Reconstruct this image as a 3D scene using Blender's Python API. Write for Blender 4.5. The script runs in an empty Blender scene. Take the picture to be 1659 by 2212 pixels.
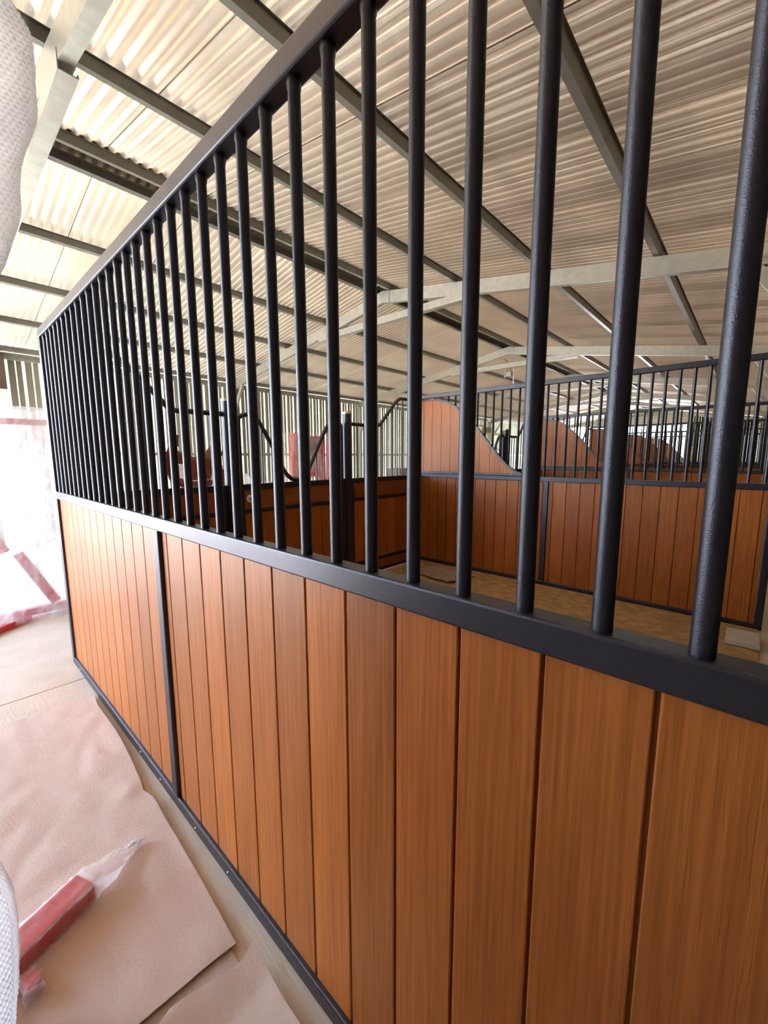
import bpy, bmesh, math, random
from mathutils import Vector, Matrix, noise
random.seed(7)
S = bpy.context.scene
C = S.collection

# ------------------------------------------------------------------ camera
FPX, YAW, PITCH, ROLL, EYE = 881.8, math.radians(47.981), math.radians(7.763), math.radians(-0.097), 1.420
cf = Vector((math.sin(YAW)*math.cos(PITCH), math.cos(YAW)*math.cos(PITCH), -math.sin(PITCH)))
cr = Vector((math.cos(YAW), -math.sin(YAW), 0)); cu = cr.cross(cf)
cr, cu = cr*math.cos(ROLL)+cu*math.sin(ROLL), cu*math.cos(ROLL)-cr*math.sin(ROLL)
cd = bpy.data.cameras.new('camera'); cam = bpy.data.objects.new('camera', cd); C.objects.link(cam)
cd.sensor_fit = 'VERTICAL'; cd.sensor_height = 36; cd.lens = FPX/2212*36; cd.clip_start = .02; cd.clip_end = 300
m = Matrix((cr, cu, -cf)).transposed().to_4x4(); m.translation = (0, 0, EYE); cam.matrix_world = m
S.camera = cam

# ------------------------------------------------------------------ light
w = bpy.data.worlds.new('sky'); S.world = w; w.use_nodes = True
nt = w.node_tree; bgn = nt.nodes['Background']; sky = nt.nodes.new('ShaderNodeTexSky')
sky.sky_type = 'NISHITA'; sky.sun_disc = False; sky.sun_elevation = math.radians(70); sky.sun_rotation = math.radians(-65)
sky.air_density = 1.0; sky.dust_density = 2.0; sky.ozone_density = 1.0
nt.links.new(sky.outputs[0], bgn.inputs[0]); bgn.inputs[1].default_value = 1.45
sd = bpy.data.lights.new('sun', 'SUN'); sd.energy = 7.0; sd.angle = math.radians(.6); sd.color = (1, .93, .82)
sun = bpy.data.objects.new('sun', sd); C.objects.link(sun)
sun.rotation_euler = Vector((-.47, .10, .88)).to_track_quat('Z', 'Y').to_euler(); sun.location = (-8, 4, 12)
S.view_settings.view_transform = 'Standard'; S.view_settings.look = 'None'
S.view_settings.gamma = 1; S.view_settings.use_curve_mapping = False
S.view_settings.exposure = 1.84

# ------------------------------------------------------------------ materials
def mat(name, col, rough=.5, metal=0., spec=.5, var=None, vscale=(8, 8, 8), bump=0, bscale=(200, 200, 200), rnd=0., alpha=None, detail=4, objco=True):
    M = bpy.data.materials.new(name); M.use_nodes = True; t = M.node_tree; n = t.nodes; L = t.links
    b = n['Principled BSDF']; b.inputs['Roughness'].default_value = rough; b.inputs['Metallic'].default_value = metal
    b.inputs['Specular IOR Level'].default_value = spec; b.inputs['Base Color'].default_value = (*col, 1)
    tc = n.new('ShaderNodeTexCoord'); oi = n.new('ShaderNodeObjectInfo')
    add = n.new('ShaderNodeVectorMath'); add.operation = 'ADD'
    mul = n.new('ShaderNodeMath'); mul.operation = 'MULTIPLY'; mul.inputs[1].default_value = 37.
    L.new(oi.outputs['Random'], mul.inputs[0]); L.new(tc.outputs['Object'], add.inputs[0])
    if rnd: L.new(mul.outputs[0], add.inputs[1])
    def nz(sc, dt=4):
        mp = n.new('ShaderNodeMapping'); mp.inputs['Scale'].default_value = sc; L.new(add.outputs[0], mp.inputs[0])
        q = n.new('ShaderNodeTexNoise'); q.inputs['Scale'].default_value = 1; q.inputs['Detail'].default_value = dt
        L.new(mp.outputs[0], q.inputs['Vector']); return q
    out = None
    if var:
        q = nz(vscale, detail); mx = n.new('ShaderNodeMix'); mx.data_type = 'RGBA'
        mx.inputs[6].default_value = (*col, 1); mx.inputs[7].default_value = (*var, 1)
        rp = n.new('ShaderNodeMapRange'); rp.inputs[1].default_value = .3; rp.inputs[2].default_value = .7
        L.new(q.outputs[0], rp.inputs[0]); L.new(rp.outputs[0], mx.inputs[0]); out = mx.outputs[2]
    if rnd:
        hs = n.new('ShaderNodeHueSaturation'); mr = n.new('ShaderNodeMapRange')
        mr.inputs[3].default_value = 1-rnd; mr.inputs[4].default_value = 1+rnd
        L.new(oi.outputs['Random'], mr.inputs[0]); L.new(mr.outputs[0], hs.inputs['Value'])
        if out: L.new(out, hs.inputs['Color'])
        else: hs.inputs['Color'].default_value = (*col, 1)
        out = hs.outputs[0]
    if out: L.new(out, b.inputs['Base Color'])
    if bump:
        q = nz(bscale, 3); bp = n.new('ShaderNodeBump'); bp.inputs['Strength'].default_value = bump; bp.inputs['Distance'].default_value = .002
        L.new(q.outputs[0], bp.inputs['Height']); L.new(bp.outputs[0], b.inputs['Normal'])
    if alpha is not None:
        q = nz((5, 5, 3), 5); mr = n.new('ShaderNodeMapRange'); mr.inputs[1].default_value = .35; mr.inputs[2].default_value = .65
        mr.inputs[3].default_value = alpha[0]; mr.inputs[4].default_value = alpha[1]
        L.new(q.outputs[0], mr.inputs[0]); L.new(mr.outputs[0], b.inputs['Alpha'])
        # light shines through the film: mix in a translucent lobe, keep the see-through share
        tl = n.new('ShaderNodeBsdfTranslucent'); tl.inputs[0].default_value = (*col, 1)
        tr = n.new('ShaderNodeBsdfTransparent'); m1 = n.new('ShaderNodeMixShader'); m2 = n.new('ShaderNodeMixShader')
        b.inputs['Alpha'].default_value = 1; L.remove(b.inputs['Alpha'].links[0])
        m1.inputs[0].default_value = .5; L.new(b.outputs[0], m1.inputs[1]); L.new(tl.outputs[0], m1.inputs[2])
        L.new(mr.outputs[0], m2.inputs[0]); L.new(tr.outputs[0], m2.inputs[1]); L.new(m1.outputs[0], m2.inputs[2])
        L.new(m2.outputs[0], n['Material Output'].inputs[0])
    return M

STEEL = mat('powder_coated_steel', (.009, .0085, .015), .35, 0, .5, bump=.25, bscale=(700, 700, 700))
STEEL.node_tree.nodes['Principled BSDF'].inputs['Specular Tint'].default_value = (.76, .80, 1, 1); STEEL.node_tree.nodes['Principled BSDF'].inputs['IOR'].default_value = 1.76
WOOD = mat('hardwood_board', (.47, .147, .027), .38, 0, .45, var=(.29, .079, .012), vscale=(130, 130, 3.2), rnd=.16, bump=.35, bscale=(420, 420, 16), detail=9)
WOODH = mat('hardwood_plank', (.32, .100, .026), .42, 0, .4, var=(.22, .062, .015), vscale=(1.6, 55, 55), rnd=.15, bump=.3, bscale=(9, 260, 260), detail=7)
GALV = mat('galvanised_steel', (.46, .47, .41), .42, .55, .5, var=(.37, .38, .33), vscale=(14, 14, 14), detail=6)
PURL = mat('purlin_steel', (.27, .27, .235), .4, .5, .5, var=(.22, .22, .19), vscale=(10, 10, 10))
ROOF = mat('zinc_roof_sheet', (.46, .38, .28), .28, .85, .5, var=(.39, .32, .235), vscale=(.7, 2, 2), rnd=.04)
CLAD = mat('wall_cladding', (.52, .51, .40), .45, .1, .5, var=(.46, .45, .35), vscale=(2, 2, .6), rnd=.03)
CONC = mat('concrete', (.66, .57, .46), .85, 0, .3, var=(.56, .48, .38), vscale=(5, 5, 5), bump=.6, bscale=(140, 18, 40), rnd=.03)
APRON = mat('pale_apron', (.72, .66, .57), .9, 0, .2, var=(.64, .58, .50), vscale=(2, 2, 2))
SAND = mat('sand', (.52, .34, .165), .95, 0, .1, var=(.30, .19, .09), vscale=(17, 9, 12), bump=1, bscale=(60, 60, 60), detail=8)
PAPER = mat('foam_underlay', (.64, .51, .435), .8, 0, .2, var=(.57, .455, .38), vscale=(3, 3, 3), bump=.5, bscale=(120, 120, 120))
PAPER2 = mat('pale_foam_underlay', (.74, .67, .61), .85, 0, .2, var=(.68, .61, .55), vscale=(6, 6, 6), bump=.6, bscale=(160, 160, 160))
PAPER3 = mat('grey_foam_underlay', (.46, .40, .34), .85, 0, .2, var=(.40, .35, .29), vscale=(6, 6, 6), bump=.6, bscale=(160, 160, 160))
RED = mat('red_steel', (.55, .018, .03), .35, 0, .5)
PLAST = mat('clear_plastic_film', (.70, .68, .68), .22, 0, .6, bump=.5, bscale=(55, 55, 40), alpha=(.28, .85))
FILM = mat('thin_wrap_film', (.90, .86, .85), .2, 0, .6, bump=.6, bscale=(60, 60, 60), alpha=(.22, .62))
BUB = mat('bubble_wrap_film', (.82, .80, .80), .12, 0, .8, alpha=(.7, .85))
BRASS = mat('brass_cap', (.85, .60, .30), .35, .8)
CHROME = mat('zinc_screw', (.8, .8, .8), .25, 1)
WHITE = mat('white_plastic', (.85, .85, .83), .4)
CREAM = mat('pale_block', (.66, .63, .56), .8, 0, .2, var=(.56, .53, .47), vscale=(9, 9, 9), bump=.5)
LEATH = mat('brown_leather', (.17, .04, .015), .3, 0, .6, var=(.10, .022, .01), vscale=(12, 12, 12))
BLACK = mat('black_plastic', (.015, .015, .017), .45)
GREY = mat('grey_plastic', (.22, .22, .23), .5)
BROWN = mat('dark_brown_timber', (.10, .07, .05), .7)
ORANGE = mat('orange_plastic', (.75, .22, .04), .5)
YELL = mat('yellow_plastic', (.8, .55, .04), .5)
CARD = mat('cardboard', (.55, .40, .24), .8)

# ------------------------------------------------------------------ helpers
class MB:
    def __init__(s): s.bm = bmesh.new()
    def box(s, x0, x1, y0, y1, z0, z1, bev=0, seg=2):
        r = bmesh.ops.create_cube(s.bm, size=1)['verts']
        for v in r: v.co = Vector((x0+(v.co.x+.5)*(x1-x0), y0+(v.co.y+.5)*(y1-y0), z0+(v.co.z+.5)*(z1-z0)))
        if bev:
            e = {e for v in r for e in v.link_edges}
            bmesh.ops.bevel(s.bm, geom=list(e), offset=bev, segments=seg, affect='EDGES', profile=.5)
        return s
    def sweep(s, pts, prof, closed=True, cap=True, up=Vector((0, 0, 1))):
        """prof: list of (a,b) in side/up frame"""
        pts = [Vector(p) for p in pts]; rings = []
        for i, p in enumerate(pts):
            t = (pts[min(i+1, len(pts)-1)]-pts[max(i-1, 0)]).normalized()
            u0 = up if abs(t.dot(up)) < .98 else Vector((0, 1, 0))
            sd_ = t.cross(u0).normalized(); uu = sd_.cross(t)
            rings.append([s.bm.verts.new(p+sd_*a+uu*b) for a, b in prof])
        k = len(prof)
        for a, b in zip(rings, rings[1:]):
            for j in range(k if closed else k-1):
                s.bm.faces.new((a[j], a[(j+1) % k], b[(j+1) % k], b[j]))
        if cap and closed:
            s.bm.faces.new(rings[0][::-1]); s.bm.faces.new(rings[-1])
        return s
    def tube(s, pts, r, n=12, up=Vector((0, 0, 1))):
        return s.sweep(pts, [(r*math.cos(2*math.pi*i/n), r*math.sin(2*math.pi*i/n)) for i in range(n)], up=up)
    def lathe(s, prof, n=20, c=(0, 0, 0)):
        c = Vector(c); rings = []
        for r, z in prof: rings.append([s.bm.verts.new(c+Vector((r*math.cos(2*math.pi*i/n), r*math.sin(2*math.pi*i/n), z))) for i in range(n)])
        for a, b in zip(rings, rings[1:]):
            for j in range(n): s.bm.faces.new((a[j], a[(j+1) % n], b[(j+1) % n], b[j]))
        s.bm.faces.new(rings[0][::-1]); s.bm.faces.new(rings[-1]); return s
    def prism(s, poly, lo, hi, axis=0):
        """extrude a 2-D outline along an axis (0=x: poly is (y,z); 1=y: poly is (x,z); 2=z: poly is (x,y))"""
        def P(a, b, h): return {0: (h, a, b), 1: (a, h, b), 2: (a, b, h)}[axis]
        A = [s.bm.verts.new(P(a, b, lo)) for a, b in poly]; B = [s.bm.verts.new(P(a, b, hi)) for a, b in poly]
        s.bm.faces.new(A[::-1]); s.bm.faces.new(B); k = len(poly)
        for j in range(k): s.bm.faces.new((A[j], A[(j+1) % k], B[(j+1) % k], B[j]))
        return s
    def grid(s, nu, nv, f):
        V = [[s.bm.verts.new(f(i/nu, j/nv)) for j in range(nv+1)] for i in range(nu+1)]
        for i in range(nu):
            for j in range(nv): s.bm.faces.new((V[i][j], V[i+1][j], V[i+1][j+1], V[i][j+1]))
        return s
    def mesh(s, name, M, smooth=False, ang=35):
        bmesh.ops.recalc_face_normals(s.bm, faces=s.bm.faces[:])
        me = bpy.data.meshes.new(name); s.bm.to_mesh(me); s.bm.free(); me.materials.append(M)
        if smooth:
            me.polygons.foreach_set('use_smooth', [True]*len(me.polygons))
            try: me.set_sharp_from_angle(angle=math.radians(ang))
            except Exception: pass
        return me
    def obj(s, name, M, parent=None, smooth=False, loc=None, ang=35):
        return put(name, s.mesh(name, M, smooth, ang), parent, loc)
def put(name, me, parent=None, loc=None):
    o = bpy.data.objects.new(name, me); C.objects.link(o)
    if parent: o.parent = parent
    if loc is not None: o.location = loc
    return o
def tag(o, label=None, cat=None, group=None, kind=None):
    for k, v in (('label', label), ('category', cat), ('group', group), ('kind', kind)):
        if v: o[k] = v
    return o
def empty(name, loc=(0, 0, 0), **k):
    o = bpy.data.objects.new(name, None); o.empty_display_size = .1; C.objects.link(o); o.location = loc
    return tag(o, **k)
def dup(root, loc, label):
    r = root.copy(); C.objects.link(r); r.location = loc; r['label'] = label
    for ch in list(root.children):
        c = ch.copy(); C.objects.link(c); c.parent = r
        for g in list(ch.children):
            d = g.copy(); C.objects.link(d); d.parent = c
    return r
def N(x, y, z): return noise.noise(Vector((x, y, z)))
def smooth_path(pts, n=8):
    """Catmull-Rom through points"""
    P = [Vector(p) for p in pts]; P = [2*P[0]-P[1]]+P+[2*P[-1]-P[-2]]; out = []
    for i in range(1, len(P)-2):
        for k in range(n):
            t = k/n; a, b, c, d = P[i-1:i+3]
            out.append(.5*((2*b)+(c-a)*t+(2*a-5*b+4*c-d)*t*t+(3*b-a-3*c+d)*t**3))
    out.append(P[-2]); return out

# ------------------------------------------------------------------ building shell
X0, X1 = -3.33, 23.79                  # gable ends
YN, YE, YR = -.52, 8.52, 4.0          # near wall, far wall, ridge
ZR, T = 3.74, .165                    # ridge height of sheeting, roof slope
def zr(y): return ZR-T*abs(y-YR)
RAFT = [.535+3.8746*k for k in range(-1, 7)]; RAFT[1] = .605

floor = MB().box(X0, X1, YN, YE, -.25, -.06).obj('floor', CONC); tag(floor, kind='structure')
slab = {}
ys = [YN, 3.1, 5.9, YE]; xs = [X0, -1.2, 1.9, 5.0, 8.1, 11.2, 14.3, 17.4, 20.5, X1]
for i in range(len(xs)-1):
    for j in range(3):
        MB().box(xs[i]+.003, xs[i+1]-.003, ys[j]+.003, ys[j+1]-.003, -.06, 0, .002, 1).obj('concrete_slab', CONC, floor)
g = MB().box(-40, X0, -30, 40, -.3, -.03).obj('ground', APRON); tag(g, kind='structure')
g = MB().box(X0, X1, YE+.05, 40, -.3, -.03).obj('ground', APRON); tag(g, kind='structure')
g = MB().box(X1, 60, -30, 40, -.3, -.03).obj('ground', APRON); tag(g, kind='structure')

ceil = empty('ceiling', (0, 0, 0), kind='structure')
def sheet_mesh(sgn):
    mb = MB(); n = 12; pit = .0762; nx = 10*n
    yE = YR+sgn*4.62
    for row, y in enumerate((YR+sgn*.01, yE)):
        pass
    mb.grid(nx+1, 1, lambda a, b: Vector((a*(nx+1)/n*pit, YR+sgn*(.01+4.6*b), ZR-T*(.01+4.6*b)+.0115*math.cos(2*math.pi*a*(nx+1)/n))))
    r = bmesh.ops.solidify(mb.bm, geom=mb.bm.faces[:], thickness=.0008)
    return mb.mesh('roof_sheet', ROOF, True, 60)
for sgn in (1, -1):
    me = sheet_mesh(sgn)
    for k in range(int((X1-X0)/.762)+1):
        put('roof_sheet', me, ceil, (X0-.1+.762*k, 0, .0013*(k % 2)))
MB().prism([(YR-.18, ZR-.012), (YR, ZR+.028), (YR+.18, ZR-.012), (YR+.18, ZR-.004), (YR, ZR+.036), (YR-.18, ZR-.004)], X0, X1, 0).obj('ridge_cap', ROOF, ceil)

def tophat(sgn):      # top-hat purlin section, slightly tilted with the slope
    w2, wf, h = .024, .05, .062
    return [(-wf, 0), (wf, 0), (wf, -.003), (.034, -.003), (w2, -h), (-w2, -h), (-.034, -.003), (-wf, -.003)]
PUR = [-.28, .78, 1.80, 2.84, 3.86, 4.14, 5.20, 6.25, 7.28, 8.30]
for y in PUR:
    sgn = 1 if y > YR else -1
    for k in range(len(RAFT)-1):
        a = math.atan(T)*(-sgn); z = zr(y)-.0120
        pf = [(p*math.cos(a)-q*math.sin(a), p*math.sin(a)+q*math.cos(a)) for p, q in tophat(sgn)]
        MB().prism([(y+p, z+q) for p, q in pf], RAFT[k]-.06, RAFT[k+1]+.05, 0).obj('purlin', PURL, ceil)
# lipped-channel rafters, collar ties and knee braces on every frame
def cee(mb, A, B, h, fl, t=.006, lip=.018):
    """lipped channel from A to B lying in a plane x=const, web on the -x side, h measured across"""
    A = Vector(A); B = Vector(B); d = (B-A).normalized(); nrm = Vector((1, 0, 0)).cross(d).normalized()
    prof = [(0, -h/2), (fl, -h/2), (fl, -h/2+lip), (fl-t, -h/2+lip), (fl-t, -h/2+t), (t, -h/2+t), (t, h/2-t), (fl-t, h/2-t), (fl-t, h/2-lip), (fl, h/2-lip), (fl, h/2), (0, h/2)]
    a = [mb.bm.verts.new(A+Vector((p, 0, 0))+nrm*q) for p, q in prof]; b = [mb.bm.verts.new(B+Vector((p, 0, 0))+nrm*q) for p, q in prof]
    k = len(prof)
    for j in range(k): mb.bm.faces.new((a[j], a[(j+1) % k], b[(j+1) % k], b[j]))
    # ends as strips
    for v in (a, b):
        for q in ((0, 1, 4, 5), (0, 5, 6, 11), (11, 6, 7, 10), (1, 2, 3, 4), (7, 8, 9, 10)): mb.bm.faces.new([v[i] for i in q])
    return mb
walls = {}
wf = empty('wall_far', (0, YE, 0), kind='structure'); wn = empty('wall_near', (0, YN, 0), kind='structure')
for x in RAFT:
    if x > X1-.1: x = X1-.12
    for sgn in (1, -1):
        ye = YR+sgn*4.40; o = .073+.08
        cee(MB(), (x, YR, ZR-o), (x, ye, zr(ye)-o), .15, .064).obj('rafter', GALV, ceil)
        yk = YR+sgn*3.85
        cee(MB(), (x+.01, yk, zr(yk)-.21), (x+.01, YR+sgn*4.38, 2.12), .075, .04).obj('knee_brace', GALV, ceil)
        for q in (0, 1):
            MB().lathe([(.014, 0), (.014, .008), (.008, .008), (.008, .014)], 8).obj('bolt', CHROME, ceil, loc=(x-.014, yk+sgn*.05*q, zr(yk)-.16-.03*q)).rotation_euler = (0, -math.pi/2, 0)
        par = wf if sgn > 0 else wn; yw = (YE-.09 if sgn > 0 else YN+.09)-par.location.y
        cee(MB(), (x, yw, 0), (x, yw, 2.86), .15, .064).obj('column', GALV, par)
    cee(MB(), (x-.004, 2.62, 3.29), (x-.004, 5.38, 3.29), .09, .085).obj('collar_tie', GALV, ceil)
    MB().prism([(YR-.13, ZR-.25), (YR-.13, ZR-.10), (YR, ZR-.078), (YR+.13, ZR-.10), (YR+.13, ZR-.25), (YR, ZR-.228)], x-.008, x, 0).obj('apex_plate', GALV, ceil)

FILLCUT = mat('fill_cutting_board', (.10, .065, .04), .7, 0, .3, var=(.07, .045, .03), vscale=(3, 3, 3))  # for unseen dark boards added on near and entrance walls to cut bounced light
def clad_mesh(name, length_axis, h0, h1, wdt, pitch=.20, d=.015):
    """ribbed cladding sheet: pans and trapezoid ribs, returned along x or y, facing +normal"""
    prof = []; x = 0
    while x < wdt-1e-6:
        prof += [(x, 0), (x+pitch*.40, 0), (x+pitch*.44, .003), (x+pitch*.48, 0), (x+pitch*.80, 0), (x+pitch*.86, d), (x+pitch*.95, d)]; x += pitch
    prof.append((wdt, 0)); mb = MB(); vs = []
    for a, b in prof:
        P = (lambda z: Vector((a, b, z))) if length_axis == 'x' else (lambda z: Vector((b, a, z)))
        h1v = h1(a) if callable(h1) else h1
        vs.append((mb.bm.verts.new(P(h0)), mb.bm.verts.new(P(h1v))))
    for p, q in zip(vs, vs[1:]): mb.bm.faces.new((p[0], q[0], q[1], p[1]))
    bmesh.ops.solidify(mb.bm, geom=mb.bm.faces[:], thickness=.0015)
    return mb.mesh(name, CLAD)
me = clad_mesh('cladding_sheet', 'x', 0, 2.965, .8)
for k in range(34):
    if X0+.8*k+.8 <= X1+.2:
        if .76+.8*k+.8 <= X1+.2: put('cladding_sheet', me, wf, (.76+.8*k, 0, 0))
        o = put('cladding_sheet', me, wn, (X0+.8*k, -.03, 0))
me2 = clad_mesh('door_header_sheet', 'x', 2.76, 2.965, .8)
for k in range(5): put('cladding_sheet' if k < 2 else 'door_header_sheet', me if k < 2 else me2, wf, (X0+.8*k+.09, 0, 0))
MB().box(X0+.06, .80, -.07, -.005, 2.72, 2.78, .004).obj('door_lintel', GALV, wf)
MB().box(X0+1.68, X0+1.78, -.09, .03, 0, 2.76, .004).obj('door_jamb', GALV, wf)
for k in range(int((X1-X0)/1.2)):
    MB().box(X0+1.2*k+.004, X0+1.2*k+1.196, .052, .07, .02, 2.80, .002, 1).obj('added_dark_board', FILLCUT, wn)  # added behind the camera, keeps bounce off the doors and right-hand boards
for par, sy in ((wf, -1), (wn, 1)):
    for z in (1.49, 2.958, .25):
        hh = .05 if z < 2 else .085
        xa = .78 if sy < 0 and z < 2 else X0
        MB().box(xa, X1, *sorted((sy*.004, sy*.05)), z-hh, z+hh*.2, .004, 1).box(xa, X1, *sorted((sy*.02, sy*.06)), z-hh*.55, z-hh*.35).obj('girt', GALV, par)
# far gable: cladding beside the stalls, open towards the aisle; near gable the same
for nm, x in (('wall_end', X1), ('wall_entrance', X0)):
    par = empty(nm, (x, 0, 0), kind='structure')
    y = YN; yo = 2.28 if x > 5 else 3.88
    while y < yo-.01:
        wd = min(.8, round((yo-y)/.2)*.2)
        put('cladding_sheet', clad_mesh('cladding_sheet', 'y', 0, (lambda a, y=y: zr(y+a)-.02), wd, .2, -.028 if x > 5 else .028), par, (0, y, 0)); y += wd
    MB().prism([(yo, 2.95), (8.5, 2.95), (8.5, 2.975), (8.4, 2.99), (4.0, 3.70), (yo, zr(yo)-.03)], -.02, .02, 0).obj('gable_infill', CLAD, par)
    for yy in [YN+1.0*k for k in range(6)]:
        sg = 1 if x < 5 else -1
        if x < 5 and yy < 3.8: MB().box(.04, .06, yy+.004, min(yy+.996, 3.82), .02, 2.8, .002, 1).obj('added_dark_board', FILLCUT, par)  # same added dark facing inside the unseen entrance wall
    MB().box(-.06, .06, yo-.06, yo+.06, 0, 3.4, .004).obj('door_jamb', GALV, par)

# ------------------------------------------------------------------ stall partitions
ZM = 1.198; ZT = 2.159; RH = .0505; RW = .045
YL, YRt = 3.41, -.165          # front and back ends of a partition
bar_me = None
def bar_mesh(z0, z1, r=.0127, collar=True):
    pr = [(r, z0), (r, z1-.02)]
    if collar: pr += [(r+.0012, z1-.017), (r+.0022, z1-.007), (r+.001, z1), (r, z1+.004)]
    else: pr += [(r, z1)]
    return MB().lathe(pr, 20).mesh('bar', STEEL, True, 50)
BAR = bar_mesh(ZM-.004, ZT)
BARL = MB().lathe([(.0127, ZM-.004), (.0127, ZT+.004)], 8).mesh('bar', STEEL, True)
def board_mesh(wd, z0, z1, x0=-.008, x1=.014):
    mb = MB(); mb.box(x0, x1, -wd/2, wd/2, z0, z1, .0022, 2); mb.box(x0+.0105, x1-.006, wd/2-.001, wd/2+.0075, z0, z1); return mb.mesh('board', WOOD)
PIT = .137
def partition(x, label, main):
    r = empty('stall_partition', (x, 0, 0), label=label, cat='partition', group='stall partitions')
    MB().box(-RW/2, RW/2, YRt, YL, ZT, ZT+RH, .005).obj('top_rail', STEEL, r)
    MB().box(-RW/2, RW/2, YRt+.05, YL-.05, ZM-RH, ZM, .005).obj('middle_rail', STEEL, r)
    MB().box(-RW/2, RW/2, YRt, YL, 0, RH, .005).obj('bottom_rail', STEEL, r)
    for y in (YL-.05, YRt):
        MB().box(-RW/2, RW/2, y, y+.05, RH-.003, ZT+.003, .005).obj('end_post', STEEL, r)
    MB().box(-RW/2, RW/2, 1.615, 1.665, RH-.003, ZM-RH+.003, .004).obj('middle_post', STEEL, r)
    y = .0245; k = 0
    while y < YL-.06: put('bar', BAR if main else BARL, r, (0, y, 0)); y += .103
    put('bar', BAR if main else BARL, r, (0, .0245-.103, 0))
    bm1 = board_mesh(PIT-.0058, RH-.004, ZM-RH+.004)
    edges = [.0605+PIT*k for k in range(-2, 12)]
    def place(e0, e1):
        if e1-e0 > PIT-.002: put('board', bm1, r, (0, (e0+e1)/2, 0))
        elif e1-e0 > .012: put('board', board_mesh(e1-e0-.0058, RH-.004, ZM-RH+.004), r, (0, (e0+e1)/2, 0))
    E = [YRt+.05]+[e for e in edges if YRt+.06 < e < 1.61]+[1.616]
    for a, b in zip(E, E[1:]): place(a, b)
    E = [1.664]+[1.814+PIT*k for k in range(-1, 13) if 1.672 < 1.814+PIT*k < YL-.055]+[YL-.05]
    for a, b in zip(E, E[1:]): place(a, b)
    sc = MB().lathe([(.0035, 0), (.0035, .0015), (.002, .003)], 8).mesh('screw', CHROME, True)
    for yy in (1.80, 2.05, 3.2, 1.45, 1.20, .1):
        put('screw', sc, r, (-RW/2, yy, .026)).rotation_euler = (0, -math.pi/2, 0)
    return r
main = partition(.5624, 'nearest stall partition with tall black bars over orange brown boards, filling the foreground', True)
# S-curved privacy panel that sits before the bars of the other partitions
CUR = smooth_path([(0, 3.40, 2.135), (0, 3.2, 2.135), (0, 3.02, 2.118), (0, 2.85, 2.062), (0, 2.66, 1.925), (0, 2.49, 1.764), (0, 2.36, 1.612), (0, 2.24, 1.472), (0, 2.1, 1.33), (0, 1.976, 1.245), (0, 1.85, 1.203)], 5)
def curz(y):
    for a, b in zip(CUR, CUR[1:]):
        if b.y <= y <= a.y: return b.z+(a.z-b.z)*(y-b.y)/max(1e-6, a.y-b.y)
    return CUR[-1].z if y < CUR[-1].y else CUR[0].z
def swoop(par):
    fr_ = MB().sweep([p+Vector((-.031, 0, 0)) for p in CUR], [(-.016, -.011), (.016, -.011), (.016, .011), (-.016, .011)]).obj('privacy_panel', STEEL, par)
    par = fr_; y = 3.395
    while y > 1.93:
        y2 = max(y-PIT, 1.90); a, b = y2+.002, y-.002; n = 6
        top = [(a+(b-a)*i/n, curz(a+(b-a)*i/n)-.008) for i in range(n+1)]
        MB().prism([(a, 1.222), (b, 1.222)]+[(p, max(q, 1.2225)) for p, q in top[::-1]], -.042, -.020, 0).obj('privacy_board', WOOD, par); y -= PIT
    MB().box(-.046, -.016, 1.84, 3.40, 1.199, 1.224, .003).obj('privacy_sill', STEEL, par)
    MB().box(-.046, -.016, 3.385, 3.405, 1.224, 2.14, .003).obj('privacy_stile', STEEL, par)
    sc = MB().lathe([(.006, 0), (.006, .002), (.003, .004)], 8).mesh('screw', CHROME, True)
    for yy, zz in ((3.33, 1.211), (3.2, 1.211), (2.02, 1.211), (2.02, 1.24), (3.33, 2.13)):
        put('screw', sc, par, (-.047, yy, zz)).rotation_euler = (0, -math.pi/2, 0)
P2 = partition(4.437, 'stall partition across the sand bed with a curved wooden privacy board, seen between the near bars', False); swoop(P2)
PX = [.5624+3.8746*k for k in range(7)]
dl = ['dark stall partition with curved wooden board, next one behind the sand-bedded stall',
      'third curved-board stall partition from the sand bed, deep in the shed',
      'fourth curved-board stall partition from the sand bed, small in the distance',
      'farthest stall partition, near the bright far opening of the shed']
for x, l in zip(PX[2:6], dl): dup(P2, (x, 0, 0), l)

# ------------------------------------------------------------------ stall fronts (fixed panels, drop door, posts)
YF = 3.36
ZF0, ZF1 = 1.124, 1.176
def front_boards(r, x0, x1, stile):
    MB().box(x0, x1, -.02, .02, ZF0, ZF1, .004).obj('middle_rail', STEEL, r)
    MB().box(x0, x1, -.02, .02, .912, .952, .004).obj('lock_rail', STEEL, r)
    MB().box(x0, x1, -.02, .02, .155, .195, .004).obj('kick_rail', STEEL, r)
    MB().box(x0, x1, -.02, .02, .012, .05, .004).obj('bottom_rail', STEEL, r)
    for a in (x0, x1-stile): MB().box(a, a+stile, -.02, .02, .03, 1.15, .004).obj('stile', STEEL, r)
    MB().box(x0+stile-.003, x1-stile+.003, -.012, .012, .949, ZF0+.003, .002, 1).obj('plank', WOODH, r)
    MB().box(x0+stile-.003, x1-stile+.003, -.012, .012, .047, .158, .002, 1).obj('plank', WOODH, r)
    n = max(1, round((x1-x0-2*stile)/PIT)); wd = (x1-x0-2*stile)/n
    b = MB().box(-wd/2+.002, wd/2-.002, -.012, .012, .192, .915, .002, 1).box(wd/2-.003, wd/2+.003, -.004, .004, .192, .915).mesh('board', WOOD)
    for k in range(n): put('board', b, r, (x0+stile+wd*(k+.5), 0, 0))
    sc = MB().lathe([(.005, 0), (.005, .002), (.003, .004)], 8).mesh('screw', CHROME, True)
    for a in (x0+stile+.02, x1-stile-.02):
        for z in (1.10, .98): put('screw', sc, r, (a, -.0125, z)).rotation_euler = (math.pi/2, 0, 0)
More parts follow.
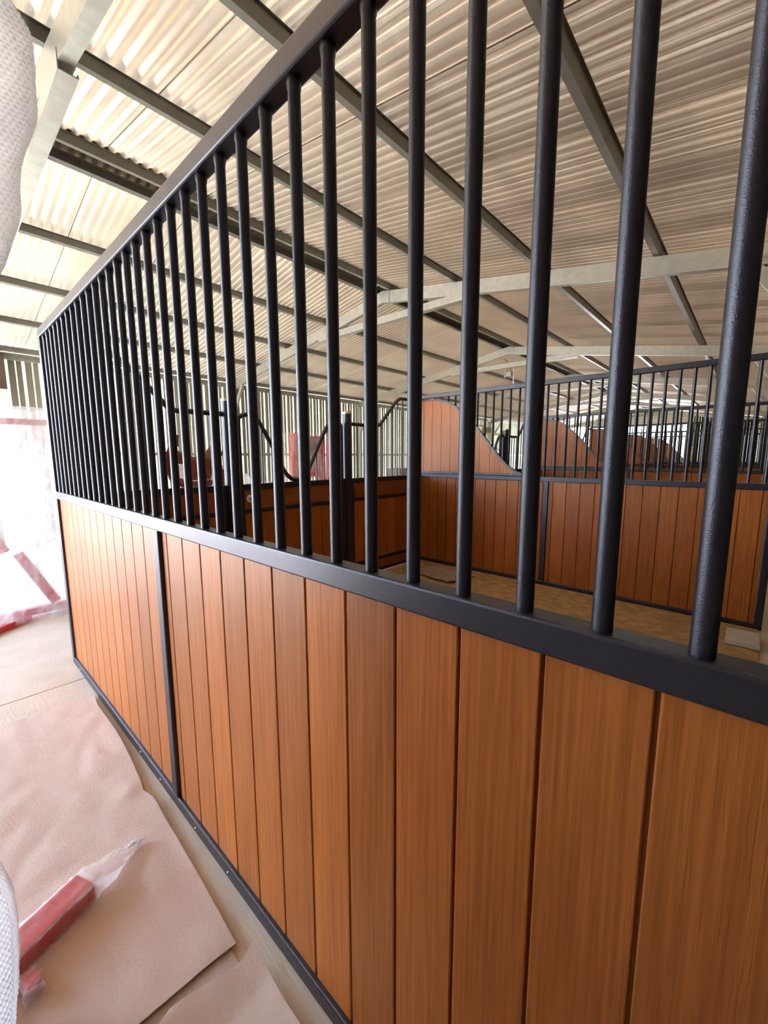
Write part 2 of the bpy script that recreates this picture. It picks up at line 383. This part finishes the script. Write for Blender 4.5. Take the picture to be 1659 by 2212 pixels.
def tube_front(r, path, bars):
    MB().tube(path, .0215, 12, up=Vector((0, 1, 0))).obj('top_tube', STEEL, r, True)
    for x in bars:
        z = None
        for a, b in zip(path, path[1:]):
            if min(a.x, b.x) <= x <= max(a.x, b.x): z = a.z+(b.z-a.z)*(x-a.x)/max(1e-6, b.x-a.x)
        if z and z-ZF1 > .04: MB().lathe([(.008, ZF1-.003), (.008, z)], 10, (x, 0, 0)).obj('bar', STEEL, r, True)
GF = 'fixed stall front panels'; GD = 'stall doors'; GP = 'stall front posts'
la = empty('stall_front_panel', (.5624, YF, 0), label='fixed stall front panel with sloping top tube, left of the drop door', cat='panel', group=GF)
front_boards(la, .03, 1.131, .03)
tube_front(la, smooth_path([(.03, 0, 2.13), (.33, 0, 2.13), (.42, 0, 2.08), (.55, 0, 1.96), (.70, 0, 1.80), (.76, 0, 1.775), (.86, 0, 1.775), (1.131, 0, 1.775)], 6), [.13+.1*k for k in range(10)])
da = empty('stall_door', (.5624, YF, 0), label='drop-top stall door with a dipped black tube and white lock, between two capped posts', cat='door', group=GD)
front_boards(da, 1.236, 2.510, .06)
dp = smooth_path([(1.275, 0, 1.16), (1.275, 0, 1.70), (1.295, 0, 1.765), (1.37, 0, 1.785), (1.44, 0, 1.765), (1.49, 0, 1.71), (1.62, 0, 1.49), (1.72, 0, 1.30), (1.79, 0, 1.22), (1.87, 0, 1.193), (1.95, 0, 1.22), (2.03, 0, 1.31), (2.175, 0, 1.57), (2.27, 0, 1.72), (2.33, 0, 1.77), (2.40, 0, 1.785), (2.45, 0, 1.765), (2.47, 0, 1.70), (2.47, 0, 1.16)], 5)
tube_front(da, dp, [1.40, 1.50, 1.60, 2.13, 2.23, 2.33])
lk = MB().lathe([(.036, 0), (.036, .004), (.03, .007), (.014, .007), (.012, .002)], 20).obj('lock_plate', WHITE, da, True, (1.345, -.02, 1.045)); lk.rotation_euler = (math.pi/2, 0, 0)
kn = MB().lathe([(.011, 0), (.013, .006), (.01, .012), (.004, .013)], 12).obj('latch_pin', CHROME, lk, True)
ra = empty('stall_front_panel', (.5624, YF, 0), label='fixed stall front panel rising to the curved privacy board, right of the drop door', cat='panel', group=GF)
front_boards(ra, 2.614, 3.835, .03)
tube_front(ra, smooth_path([(2.614, 0, 1.775), (2.95, 0, 1.775), (3.06, 0, 1.785), (3.12, 0, 1.82), (3.28, 0, 1.98), (3.38, 0, 2.075), (3.46, 0, 2.125), (3.54, 0, 2.135), (3.835, 0, 2.135)], 6), [2.72+.1*k for k in range(11)])
def post(x, label):
    r = empty('stall_post', (x, YF, 0), label=label, cat='post', group=GP)
    MB().lathe([(.050, 0), (.050, 1.885)], 24).obj('shaft', STEEL, r, True)
    MB().lathe([(.0515, 1.88), (.0515, 1.898), (.049, 1.903), (.02, 1.906)], 24).obj('cap', BRASS, r, True)
    for z in (.35, 1.05): MB().box(.035, .0525, -.012, .012, z-.03, z+.03, .003).obj('hinge', STEEL, r)
    return r
pa = post(1.745, 'round black post with pale cap on the left of the drop door'); pb = post(3.125, 'round black post with brass coloured cap on the right of the drop door')
nth = ['second', 'third', 'fourth', 'fifth']
for k in range(1, 4):
    dx = 3.8746*k; nm = nth[k-1]
    dup(la, (.5624+dx, YF, 0), f'fixed front panel left of the door of the {nm} stall, behind its curved board')
    dup(da, (.5624+dx, YF, 0), f'drop-top door of the {nm} stall from the foreground, half hidden by bars')
    dup(ra, (.5624+dx, YF, 0), f'fixed front panel right of the door of the {nm} stall from the foreground')
    dup(pa, (1.745+dx, YF, 0), f'round black post left of the {nm} stall door')
    dup(pb, (3.125+dx, YF, 0), f'round black post right of the {nm} stall door')

# ------------------------------------------------------------------ sand beds
for k in range(4):
    a, b = PX[k]+.03, PX[k+1]-.03
    def fs(u, v, a=a, b=b, k=k):
        x, y = a+(b-a)*u, YRt+.02+(3.32-YRt-.02)*v
        e = min(1, 8*min(u, 1-u, v, 1-v))
        return Vector((x, y, .012+e*(.014*N(x*2.2, y*2.2, k)+.010*N(x*9, y*9, 3)+.006*N(x*25, y*25, 5))))
    n = 90 if k == 0 else 24
    o = MB().grid(n, n, fs).obj('sand_bed', SAND, None, True, ang=80)
    tag(o, ['tan sand with dark streaks covering the floor of the nearest stall', 'tan sand on the floor of the second stall', 'tan sand on the floor of the third stall', 'tan sand on the floor of the fourth stall'][k], 'sand', kind='stuff')
o = MB().box(3.89, 4.17, -.15, .045, .018, .058, .004).obj('paver_slab', CREAM); tag(o, 'pale concrete paver lying on the sand against the far partition', 'paver')
def fsc(u, v):
    x, y = 3.72+.46*u+.1*v*(1-u), 2.42+.62*v-.12*u
    return Vector((x, y, .035+.018*N(x*7, y*7, 2)+.008*N(x*22, y*22, 9)))
mb = MB().grid(26, 30, fsc); bmesh.ops.solidify(mb.bm, geom=mb.bm.faces[:], thickness=.002)
tag(mb.obj('packing_sheet', PAPER, None, True), 'crumpled pale packing sheet on the sand in the corner of the stall', 'packing')

# ------------------------------------------------------------------ packing on the aisle floor
def sheet(name, label, outline, z0, amp, seed, M=PAPER, res=.02, th=.003, curl=None):
    """flat outline (x,y) filled with a fine grid and gently rumpled"""
    mb = MB(); xs_ = [p[0] for p in outline]; ys_ = [p[1] for p in outline]
    def inside(x, y):
        c = False; j = len(outline)-1
        for i in range(len(outline)):
            (xi, yi), (xj, yj) = outline[i], outline[j]
            if (yi > y) != (yj > y) and x < (xj-xi)*(y-yi)/(yj-yi)+xi: c = not c
            j = i
        return c
    f = mb.bm.faces.new([mb.bm.verts.new((x, y, 0)) for x, y in outline])
    for ax, vals in ((0, xs_), (1, ys_)):
        v = min(vals)+res
        while v < max(vals):
            co = (v, 0, 0) if ax == 0 else (0, v, 0); no = (1, 0, 0) if ax == 0 else (0, 1, 0)
            bmesh.ops.bisect_plane(mb.bm, geom=mb.bm.verts[:]+mb.bm.edges[:]+mb.bm.faces[:], plane_co=co, plane_no=no); v += res
    for v in mb.bm.verts:
        x, y = v.co.x, v.co.y
        z = amp*(.5+.5*N(x*3, y*2, seed))+amp*.6*abs(N(x*9, y*5, seed+3))+amp*.25*abs(N(x*22, y*17, seed))+amp*.1*N(x*45, y*45, seed)
        if curl: z += curl(x, y)
        v.co.z = z0+max(0, z)
    bmesh.ops.solidify(mb.bm, geom=mb.bm.faces[:], thickness=th)
    return tag(mb.obj(name, M, None, True, ang=60), label, 'packing', 'foam packing sheets')
sheet('foam_sheet', 'large pinkish foam packing sheet covering the aisle floor beside the near partition',
      [(-.75, 2.85), (.525, 2.815), (.508, 2.658), (.511, 2.436), (.508, 2.237), (.497, 2.05), (.483, 1.879), (.470, 1.80), (.486, 1.726), (.48, 1.504), (.472, 1.235), (.459, .997), (.356, 1.007), (.216, 1.016), (-.75, 1.05)], .008, .012, 1,
      curl=lambda x, y: .010*math.exp(-((x-.42)/.05)**2-((y-1.83)/.06)**2))
sheet('foam_sheet', 'under layer of foam sheet peeping out below the large packing sheet', [(.445, 1.25), (.443, .935), (.30, .925), (.16, .935), (-.7, .95), (-.7, 1.25)], .003, .004, 4, PAPER3)
sheet('foam_sheet', 'torn pale foam sheet with curved edge at the bottom beside the near partition',
      [(.487, .955), (.466, .942), (.448, .935), (.42, .936), (.392, .94), (.36, .953), (.326, .965), (.267, .973), (.1, .93), (-.3, .90), (-.3, .45), (.47, .45), (.48, .60), (.48, .714), (.48, .768), (.484, .88)], .012, .010, 7, PAPER2, curl=lambda x, y: .022*max(0, 1-max(0, .97-y)/.12))
# red bar in film
def red_bar(name, label, c, ang, L, wd, h, tipL, lean=0):
    r = empty(name, (c[0], c[1], c[2]), label=label, cat='bar', group='film-wrapped red bars'); r.rotation_euler = (0, lean, ang)
    MB().box(-L, 0, -wd/2, wd/2, 0, h, .006).obj('red_tube', RED, r)
    def f(u, v):      # loose wrapped film around the bar
        a = 2*math.pi*v; x = -L+(L+tipL)*u
        k = 1 if x < .01 else max(.02, 1-(x-.01)/tipL)
        cy, cz = math.cos(a), math.sin(a); q = max(abs(cy), abs(cz))
        rr = .003+.007*abs(N(x*38, cy*3, cz*3))
        y = (wd/2+rr)*cy/q*k*(1+.25*(1-k)*N(x*20, 1, a)); z = h/2*k+(h/2+rr)*cz/q*k
        if x > .01: z = z*k+.004+.022*(1-k)*abs(N(x*35, cy*2, cz*2)); y = y*(1+1.2*(1-k))+.035*(1-k)*N(x*22, cy, 0); x += .03*(1-k)*N(cy*3, cz*3, 4)
        return Vector((x, y, max(z, .001)))
    MB().grid(90, 28, f).obj('wrap_film', FILM, r, True, ang=70)
    return r
red_bar('wrapped_red_bar', 'red steel bar end wrapped in clear film lying on the foam sheet', (.205, 1.475, .026), math.radians(22), .40, .085, .055, .19)
red_bar('wrapped_red_bar', 'second film-wrapped red bar at the bottom left corner beneath the bubble wrap', (.046, 1.272, .026), math.radians(-85), .05, .035, .03, .02)

# bubble wrapped panel standing at the left edge of the view
bw = empty('bubble_wrapped_panel', (-.3, 1.21, .022), label='tall narrow panel bundled in bubble wrap at the left edge of the picture', cat='bundle')
MB().box(.10, .16, .03, .06, 0, 2.0, .004).obj('upright', WHITE, bw)
MB().box(-.45, .17, .0, .03, .012, 1.12, .004).obj('added_shade_board', LEATH, bw)  # out-of-view board added to shade the lower right of the near partition
EP = [(0, .012), (.06, .014), (.2, .032), (.33, .040), (.45, .030), (.54, .016), (.9, .0), (1.3, .045), (1.6, .10), (1.706, .130), (1.80, .165), (1.917, .198), (2.0, .21), (2.1, .238), (2.2, .252), (2.257, .250), (2.29, .232), (2.315, .19), (2.33, .10), (2.335, 0)]
def ep(z):
    for (a, b), (c, d) in zip(EP, EP[1:]):
        if a <= z <= c: return b+(d-b)*(z-a)/(c-a)
    return 0
EP = [(z, e-(.030 if z > 1.5 else .020)) for z, e in EP]
def fb(u, v):
    z = .004+2.328*v; e = ep(z)+.3+.004*N(z*14, 0, 1); Lf = e-.12; th = .028+.01*N(z*3, 2, 0)+.02*min(1, max(0, z-1.6))
    s = u*(2*Lf+.1); top = min(1, (2.334-z)/.05)
    if s < Lf: x, y, nx, ny = .12+s, -th*top, 0, -1
    elif s < Lf+.1:
        t = (s-Lf)/.1*math.pi; x, y, nx, ny = e+.012*math.sin(t), -th*top*math.cos(t), math.sin(t), -math.cos(t)
    else: x, y, nx, ny = e-(s-Lf-.1), th*top, 0, 1
    wr = .010*N(x*6, z*4, y*8)+.006*N(x*16, z*9, 3)
    p = .0105; row = math.floor(z/p*1.1547); ax = ((s/p+.5*(row % 2)) % 1)-.5; az = (z/p*1.1547-row)-.5
    d2 = (ax*ax+az*az)/.2; bmp = .0042*math.sqrt(max(0, 1-d2))
    return Vector((x+nx*(bmp+wr), y+ny*(bmp+wr), z+.006*N(x*9, z*9, 7)*(1 if .1 < z < 2.2 else 0)))
MB().grid(200, 1100, lambda u, v: fb(u*.66, v)).obj('bubble_wrap', BUB, bw, True, ang=180)

# ------------------------------------------------------------------ film-covered red frames in the aisle
def curtain(M, x0, x1, y, z0, z1, seed, amp=.03, nx=60, nz=80, parent=None, skirt=0, dz=0):
    def f(u, v):
        x = x0+(x1-x0)*u; z = z0+(z1-z0)*v
        d = amp*(N(x*4+seed, z*1.2, seed)+.5*N(x*11, z*4, seed+2)+.40*N(x*26, z*22, seed+5)+.2*abs(N(x*60, z*50, seed+7)))
        return Vector((x, y+d-skirt*(1-v)**3*.5, z+dz*(u-.5)+.012*N(x*5, seed, v*2)*(1 if v > .98 else 0)))
    return MB().grid(nx, nz, f).obj('plastic_film', M, parent, True, ang=180)
fr = empty('film_covered_frame', (.72, 4.62, 0), label='red steel frame under a clear plastic sheet at the left, on the concrete', cat='frame')
for a in ((-.46, -.06, 1.80), (.02, .0, 1.82), (.34, 0, 1.82)): pass
def redtube(mb, A, B, s=.045): return mb.sweep([A, B], [(-s/2, -s/2), (s/2, -s/2), (s/2, s/2), (-s/2, s/2)])
redtube(MB(), (-.70, .10, .05), (-.62, .10, 1.05), .06).obj('leg', RED, fr)
redtube(MB(), (-.52, .05, 1.0), (-.36, .02, .62), .07).obj('brace', RED, fr)
redtube(MB(), (-.28, .03, .60), (-.06, .0, .12), .07).obj('brace', RED, fr)
redtube(MB(), (-.7, .04, .06), (.35, .04, .06), .06).obj('base_rail', RED, fr)
redtube(MB(), (-.7, .12, 1.72), (.35, .12, 1.72), .05).obj('top_rail', RED, fr)
redtube(MB(), (.3, .1, .05), (.3, .1, 1.72), .05).obj('leg', RED, fr)
curtain(PLAST, -.75, .38, -.07, .012, 1.835, 3, .035, 90, 120, fr, .12)
curtain(PLAST, -.75, .38, .2, .012, 1.835, 8, .03, 50, 60, fr)
MB().grid(50, 12, lambda u, v: Vector((-.75+1.13*u, -.07+.27*v, 1.835+.012*N(u*6, v*3, 1)))).obj('plastic_film', PLAST, fr, True, ang=180)
rl = empty('red_floor_rail', (.255, 4.45, 0), label='bare red steel rail lying on the concrete below the plastic sheet', cat='rail'); rl.rotation_euler = (0, 0, math.radians(38))
MB().box(-.6, .26, -.03, .03, 0, .05, .005).obj('rail_tube', RED, rl)
MB().box(-.6, .26, .03, .06, 0, .008, .002).obj('rail_flange', RED, rl)

f2 = empty('film_covered_frame', (4.75, 6.6, 0), label='upright red frame with dark board under clear film, beyond the drop door', cat='frame')
for a, b in (((-.06, 0, 0), (-.02, 0, 1.86)), ((.62, 0, 0), (.66, 0, 1.84)), ((.90, .1, 0), (.95, .1, 1.78))): redtube(MB(), a, b, .085).obj('upright', RED, f2)
redtube(MB(), (-.06, 0, 1.06), (.62, 0, 1.06), .085).obj('cross_bar', RED, f2)
redtube(MB(), (-.02, 0, 1.80), (.66, 0, 1.80), .05).obj('cross_bar', RED, f2)
MB().box(.03, .60, .05, .09, 1.42, 1.78, .005).obj('dark_board', GREY, f2)
MB().box(.03, .60, .05, .09, 1.10, 1.41, .005).obj('pale_board', CREAM, f2)
curtain(FILM, -.42, 1.05, -.12, .02, 1.86, 12, .05, 60, 60, f2, .1)
# ornate brown saddle on a rack, seen between the bars
sd_ = empty('saddle_rack', (2.40, 5.6, 0), label='glossy brown saddle with white pad on a stand, seen between the left bars', cat='saddle')
MB().sweep([(-.25, 0, 1.22), (.25, 0, 1.20)], [(.0, .04), (-.05, 0), (.05, 0)]).obj('rack_arm', STEEL, sd_)
MB().tube([(0, 0, 0), (0, 0, 1.22)], .03).obj('stand', STEEL, sd_, True)
MB().lathe([(.24, 0), (.24, .02), (.05, .04)], 20).obj('base', STEEL, sd_, True)
def seat(u, v):
    a = math.pi*(v-.5)*1.5; x = -.30+.60*u; hgt = 1.42+.16*(2*u-1)**2+.10*max(0, (u-.75)*4)**2
    rr = .20*(1-.25*abs(2*u-1)); dr = .30*max(0, abs(v-.5)*2-.45)
    return Vector((x+.05*N(u*4, v*4, 1), rr*math.sin(a), hgt-.16*(1-math.cos(a))-dr))
mb = MB().grid(24, 24, seat); bmesh.ops.solidify(mb.bm, geom=mb.bm.faces[:], thickness=.02); mb.obj('seat', LEATH, sd_, True)
MB().prism([(-.24, 1.12), (.10, 1.12), (.16, 1.30), (.05, 1.40), (-.20, 1.36)], -.24, -.215, 1).obj('flap', LEATH, sd_)
MB().prism([(-.30, 1.16), (-.12, 1.10), (.26, 1.12), (.30, 1.30), (-.28, 1.33)], -.212, -.20, 1).obj('white_pad', WHITE, sd_)
MB().lathe([(.03, 0), (.035, .10), (.05, .13), (.045, .15), (.01, .155)], 14).obj('horn', LEATH, sd_, True, (-.22, 0, 1.55))
MB().tube(smooth_path([(.12, -.25, 1.30), (.22, -.26, 1.40), (.30, -.24, 1.50), (.34, -.2, 1.52)], 5), .018).obj('strap', BLACK, sd_, True)
MB().box(.20, .30, -.25, -.22, .98, 1.25, .01).obj('stirrup_leather', LEATH, sd_)
# black bag with red lining beyond the right front panel
bg_ = empty('tool_bag', (8.35, 6.75, .62), label='black case with a red item on it, seen through the right front panel', cat='bag')
MB().box(-.55, .1, -.25, .2, 0, .50, .02).obj('case', GREY, bg_)
MB().grid(16, 16, lambda u, v: Vector((.28+.28*math.sin(math.pi*v)*math.cos(2*math.pi*u)*(1+.15*N(u*6, v*6, 0)), .22*math.sin(math.pi*v)*math.sin(2*math.pi*u), .30+.28*math.cos(math.pi*v)))).obj('bag_body', BLACK, bg_, True)
MB().grid(12, 12, lambda u, v: Vector((.24+.13*math.sin(math.pi*v)*math.cos(2*math.pi*u), -.2+.1*math.sin(math.pi*v)*math.sin(2*math.pi*u), .30+.20*math.cos(math.pi*v)*(1+.2*N(u*5, v*5, 2))))).obj('red_lining', RED, bg_, True)
tb = empty('work_table', (8.2, 6.8, 0), label='low bench carrying the black case against the far wall', cat='table')
MB().box(-.8, .9, -.35, .35, .58, .62, .004).obj('top', CARD, tb)
for sx in (-.74, .84):
    for sy in (-.3, .3): MB().box(sx-.025, sx+.025, sy-.025, sy+.025, 0, .58).obj('leg', STEEL, tb)
# pale plastic bundles behind the door
for i, (x, y, z, s, l) in enumerate(((3.25, 6.2, 0, .34, 'pale plastic-wrapped bundle beside the red frame, seen over the door rail'), (3.75, 5.9, 0, .22, 'smaller pale wrapped bundle between the red frame and the post'))):
    hh = 1.16 if i == 0 else 1.02
    o = MB().grid(28, 28, lambda u, v: Vector((s*math.cos(2*math.pi*u)*(math.sin(math.pi*v)**.35)*(1+.12*N(u*7, v*7, i)), s*math.sin(2*math.pi*u)*(math.sin(math.pi*v)**.35)*(1+.12*N(u*7, v*7, i+4)), hh/2-hh/2*math.cos(math.pi*v)))).obj('wrapped_bundle', PLAST, None, True, (x, y, z), 180)
    tag(o, l, 'bundle', 'wrapped bundles')
# storage shelves far down the aisle
sh = empty('storage_shelf', (14.6, 7.95, 0), label='open storage shelf with small goods far down the aisle', cat='shelf')
for z in (.3, 1.0, 1.7, 2.3): MB().box(-1.2, 1.2, -.25, .25, z-.02, z+.02).obj('shelf_board', CARD, sh)
for sx in (-1.18, 1.18):
    for sy in (-.24, .24): MB().box(sx-.02, sx+.02, sy-.02, sy+.02, 0, 2.45).obj('upright', GALV, sh)
goods = [(-.95, 2.32, .22, .26, ORANGE, 'orange tub on the top of the far storage shelf'), (-.55, 2.32, .26, .2, WHITE, 'white carton on the top of the far storage shelf'), (-.15, 2.32, .2, .28, CARD, 'tall brown carton on the top of the far storage shelf'), (.4, 2.32, .3, .22, GREY, 'grey box on the top of the far storage shelf'),
         (-.9, 1.72, .3, .32, WHITE, 'white box at the left of the second highest shelf'), (-.3, 1.72, .22, .36, CARD, 'brown carton in the middle of the second highest shelf'), (.3, 1.72, .3, .25, YELL, 'yellow box on the second highest shelf'), (-.7, 1.02, .4, .4, CARD, 'wide brown carton on the middle shelf'), (.2, 1.02, .36, .34, ORANGE, 'orange crate on the middle shelf')]
for x, z, s, h, M, l in goods:
    r = empty('stored_box', (14.6+x, 7.9, z), label=l, cat='box', group='goods on the far shelf')
    MB().box(-s/2, s/2, -s/2, s/2, 0, h, .01).obj('box_body', M, r)
    MB().box(-s/2-.006, s/2+.006, -s/2-.006, s/2+.006, h-.04, h+.006, .004).obj('lid', M, r)
# yellow sign post, board on the far wall, hanging fitting, junction plate
o = empty('yellow_bottle', (20.0, 1.84, 1.25), label='small yellow container on a partition rail far in the distance', cat='container')
MB().lathe([(.07, 0), (.08, .02), (.08, .40), (.05, .46), (.03, .48), (.03, .53)], 14).obj('body', YELL, o, True); MB().lathe([(.035, .52), (.035, .57)], 12).obj('cap', BLACK, o, True)
o = empty('wall_board', (.86, 8.40, 0), label='dark brown timber upright against the far wall at the left edge', cat='board')
MB().box(-.09, .05, -.04, .02, 2.42, 2.94, .004).obj('brown_timber', BROWN, o); MB().box(-.10, .05, -.05, .03, 0, 2.42, .004).obj('pale_casing', WHITE, o)
hf = empty('hanging_fitting', (8.46, 4.06, 3.15), label='small metal lamp bracket hanging on wires below the second roof apex', cat='fitting')
MB().tube([(0, -.06, .20), (.0, -.05, .05), (0, .0, .02)], .006, 8).obj('wire', BLACK, hf); MB().tube([(0, .09, .32), (0, .02, .24), (0, .05, .16), (0, .02, .04)], .006, 8).obj('wire', BLACK, hf)
MB().box(-.05, .05, -.09, .06, -.06, .04, .01).obj('lamp_body', GALV, hf); MB().lathe([(.03, 0), (.06, .08)], 12).obj('lamp_hood', GREY, hf, True, (0, .05, -.08))
o = empty('hanging_conduit', (8.46, 3.93, 2.88), label='thin white conduit hanging from the second collar tie', cat='conduit')
MB().tube([(0, 0, 0), (0, .01, .25), (0, 0, .48)], .012, 10).obj('pipe', WHITE, o, True); MB().lathe([(.018, .0), (.018, .03)], 10).obj('end_cap', WHITE, o, True)
o = empty('junction_plate', (4.60, 6.52, 3.20), label='small white plate fixed to the rafter above the aisle', cat='plate')
MB().box(-.05, -.01, -.16, -.06, .0, .22, .006).obj('cover', WHITE, o); MB().box(-.01, .02, -.14, -.08, .04, .18).obj('back_box', GREY, o)
o.rotation_euler = (math.radians(-35), 0, 0)
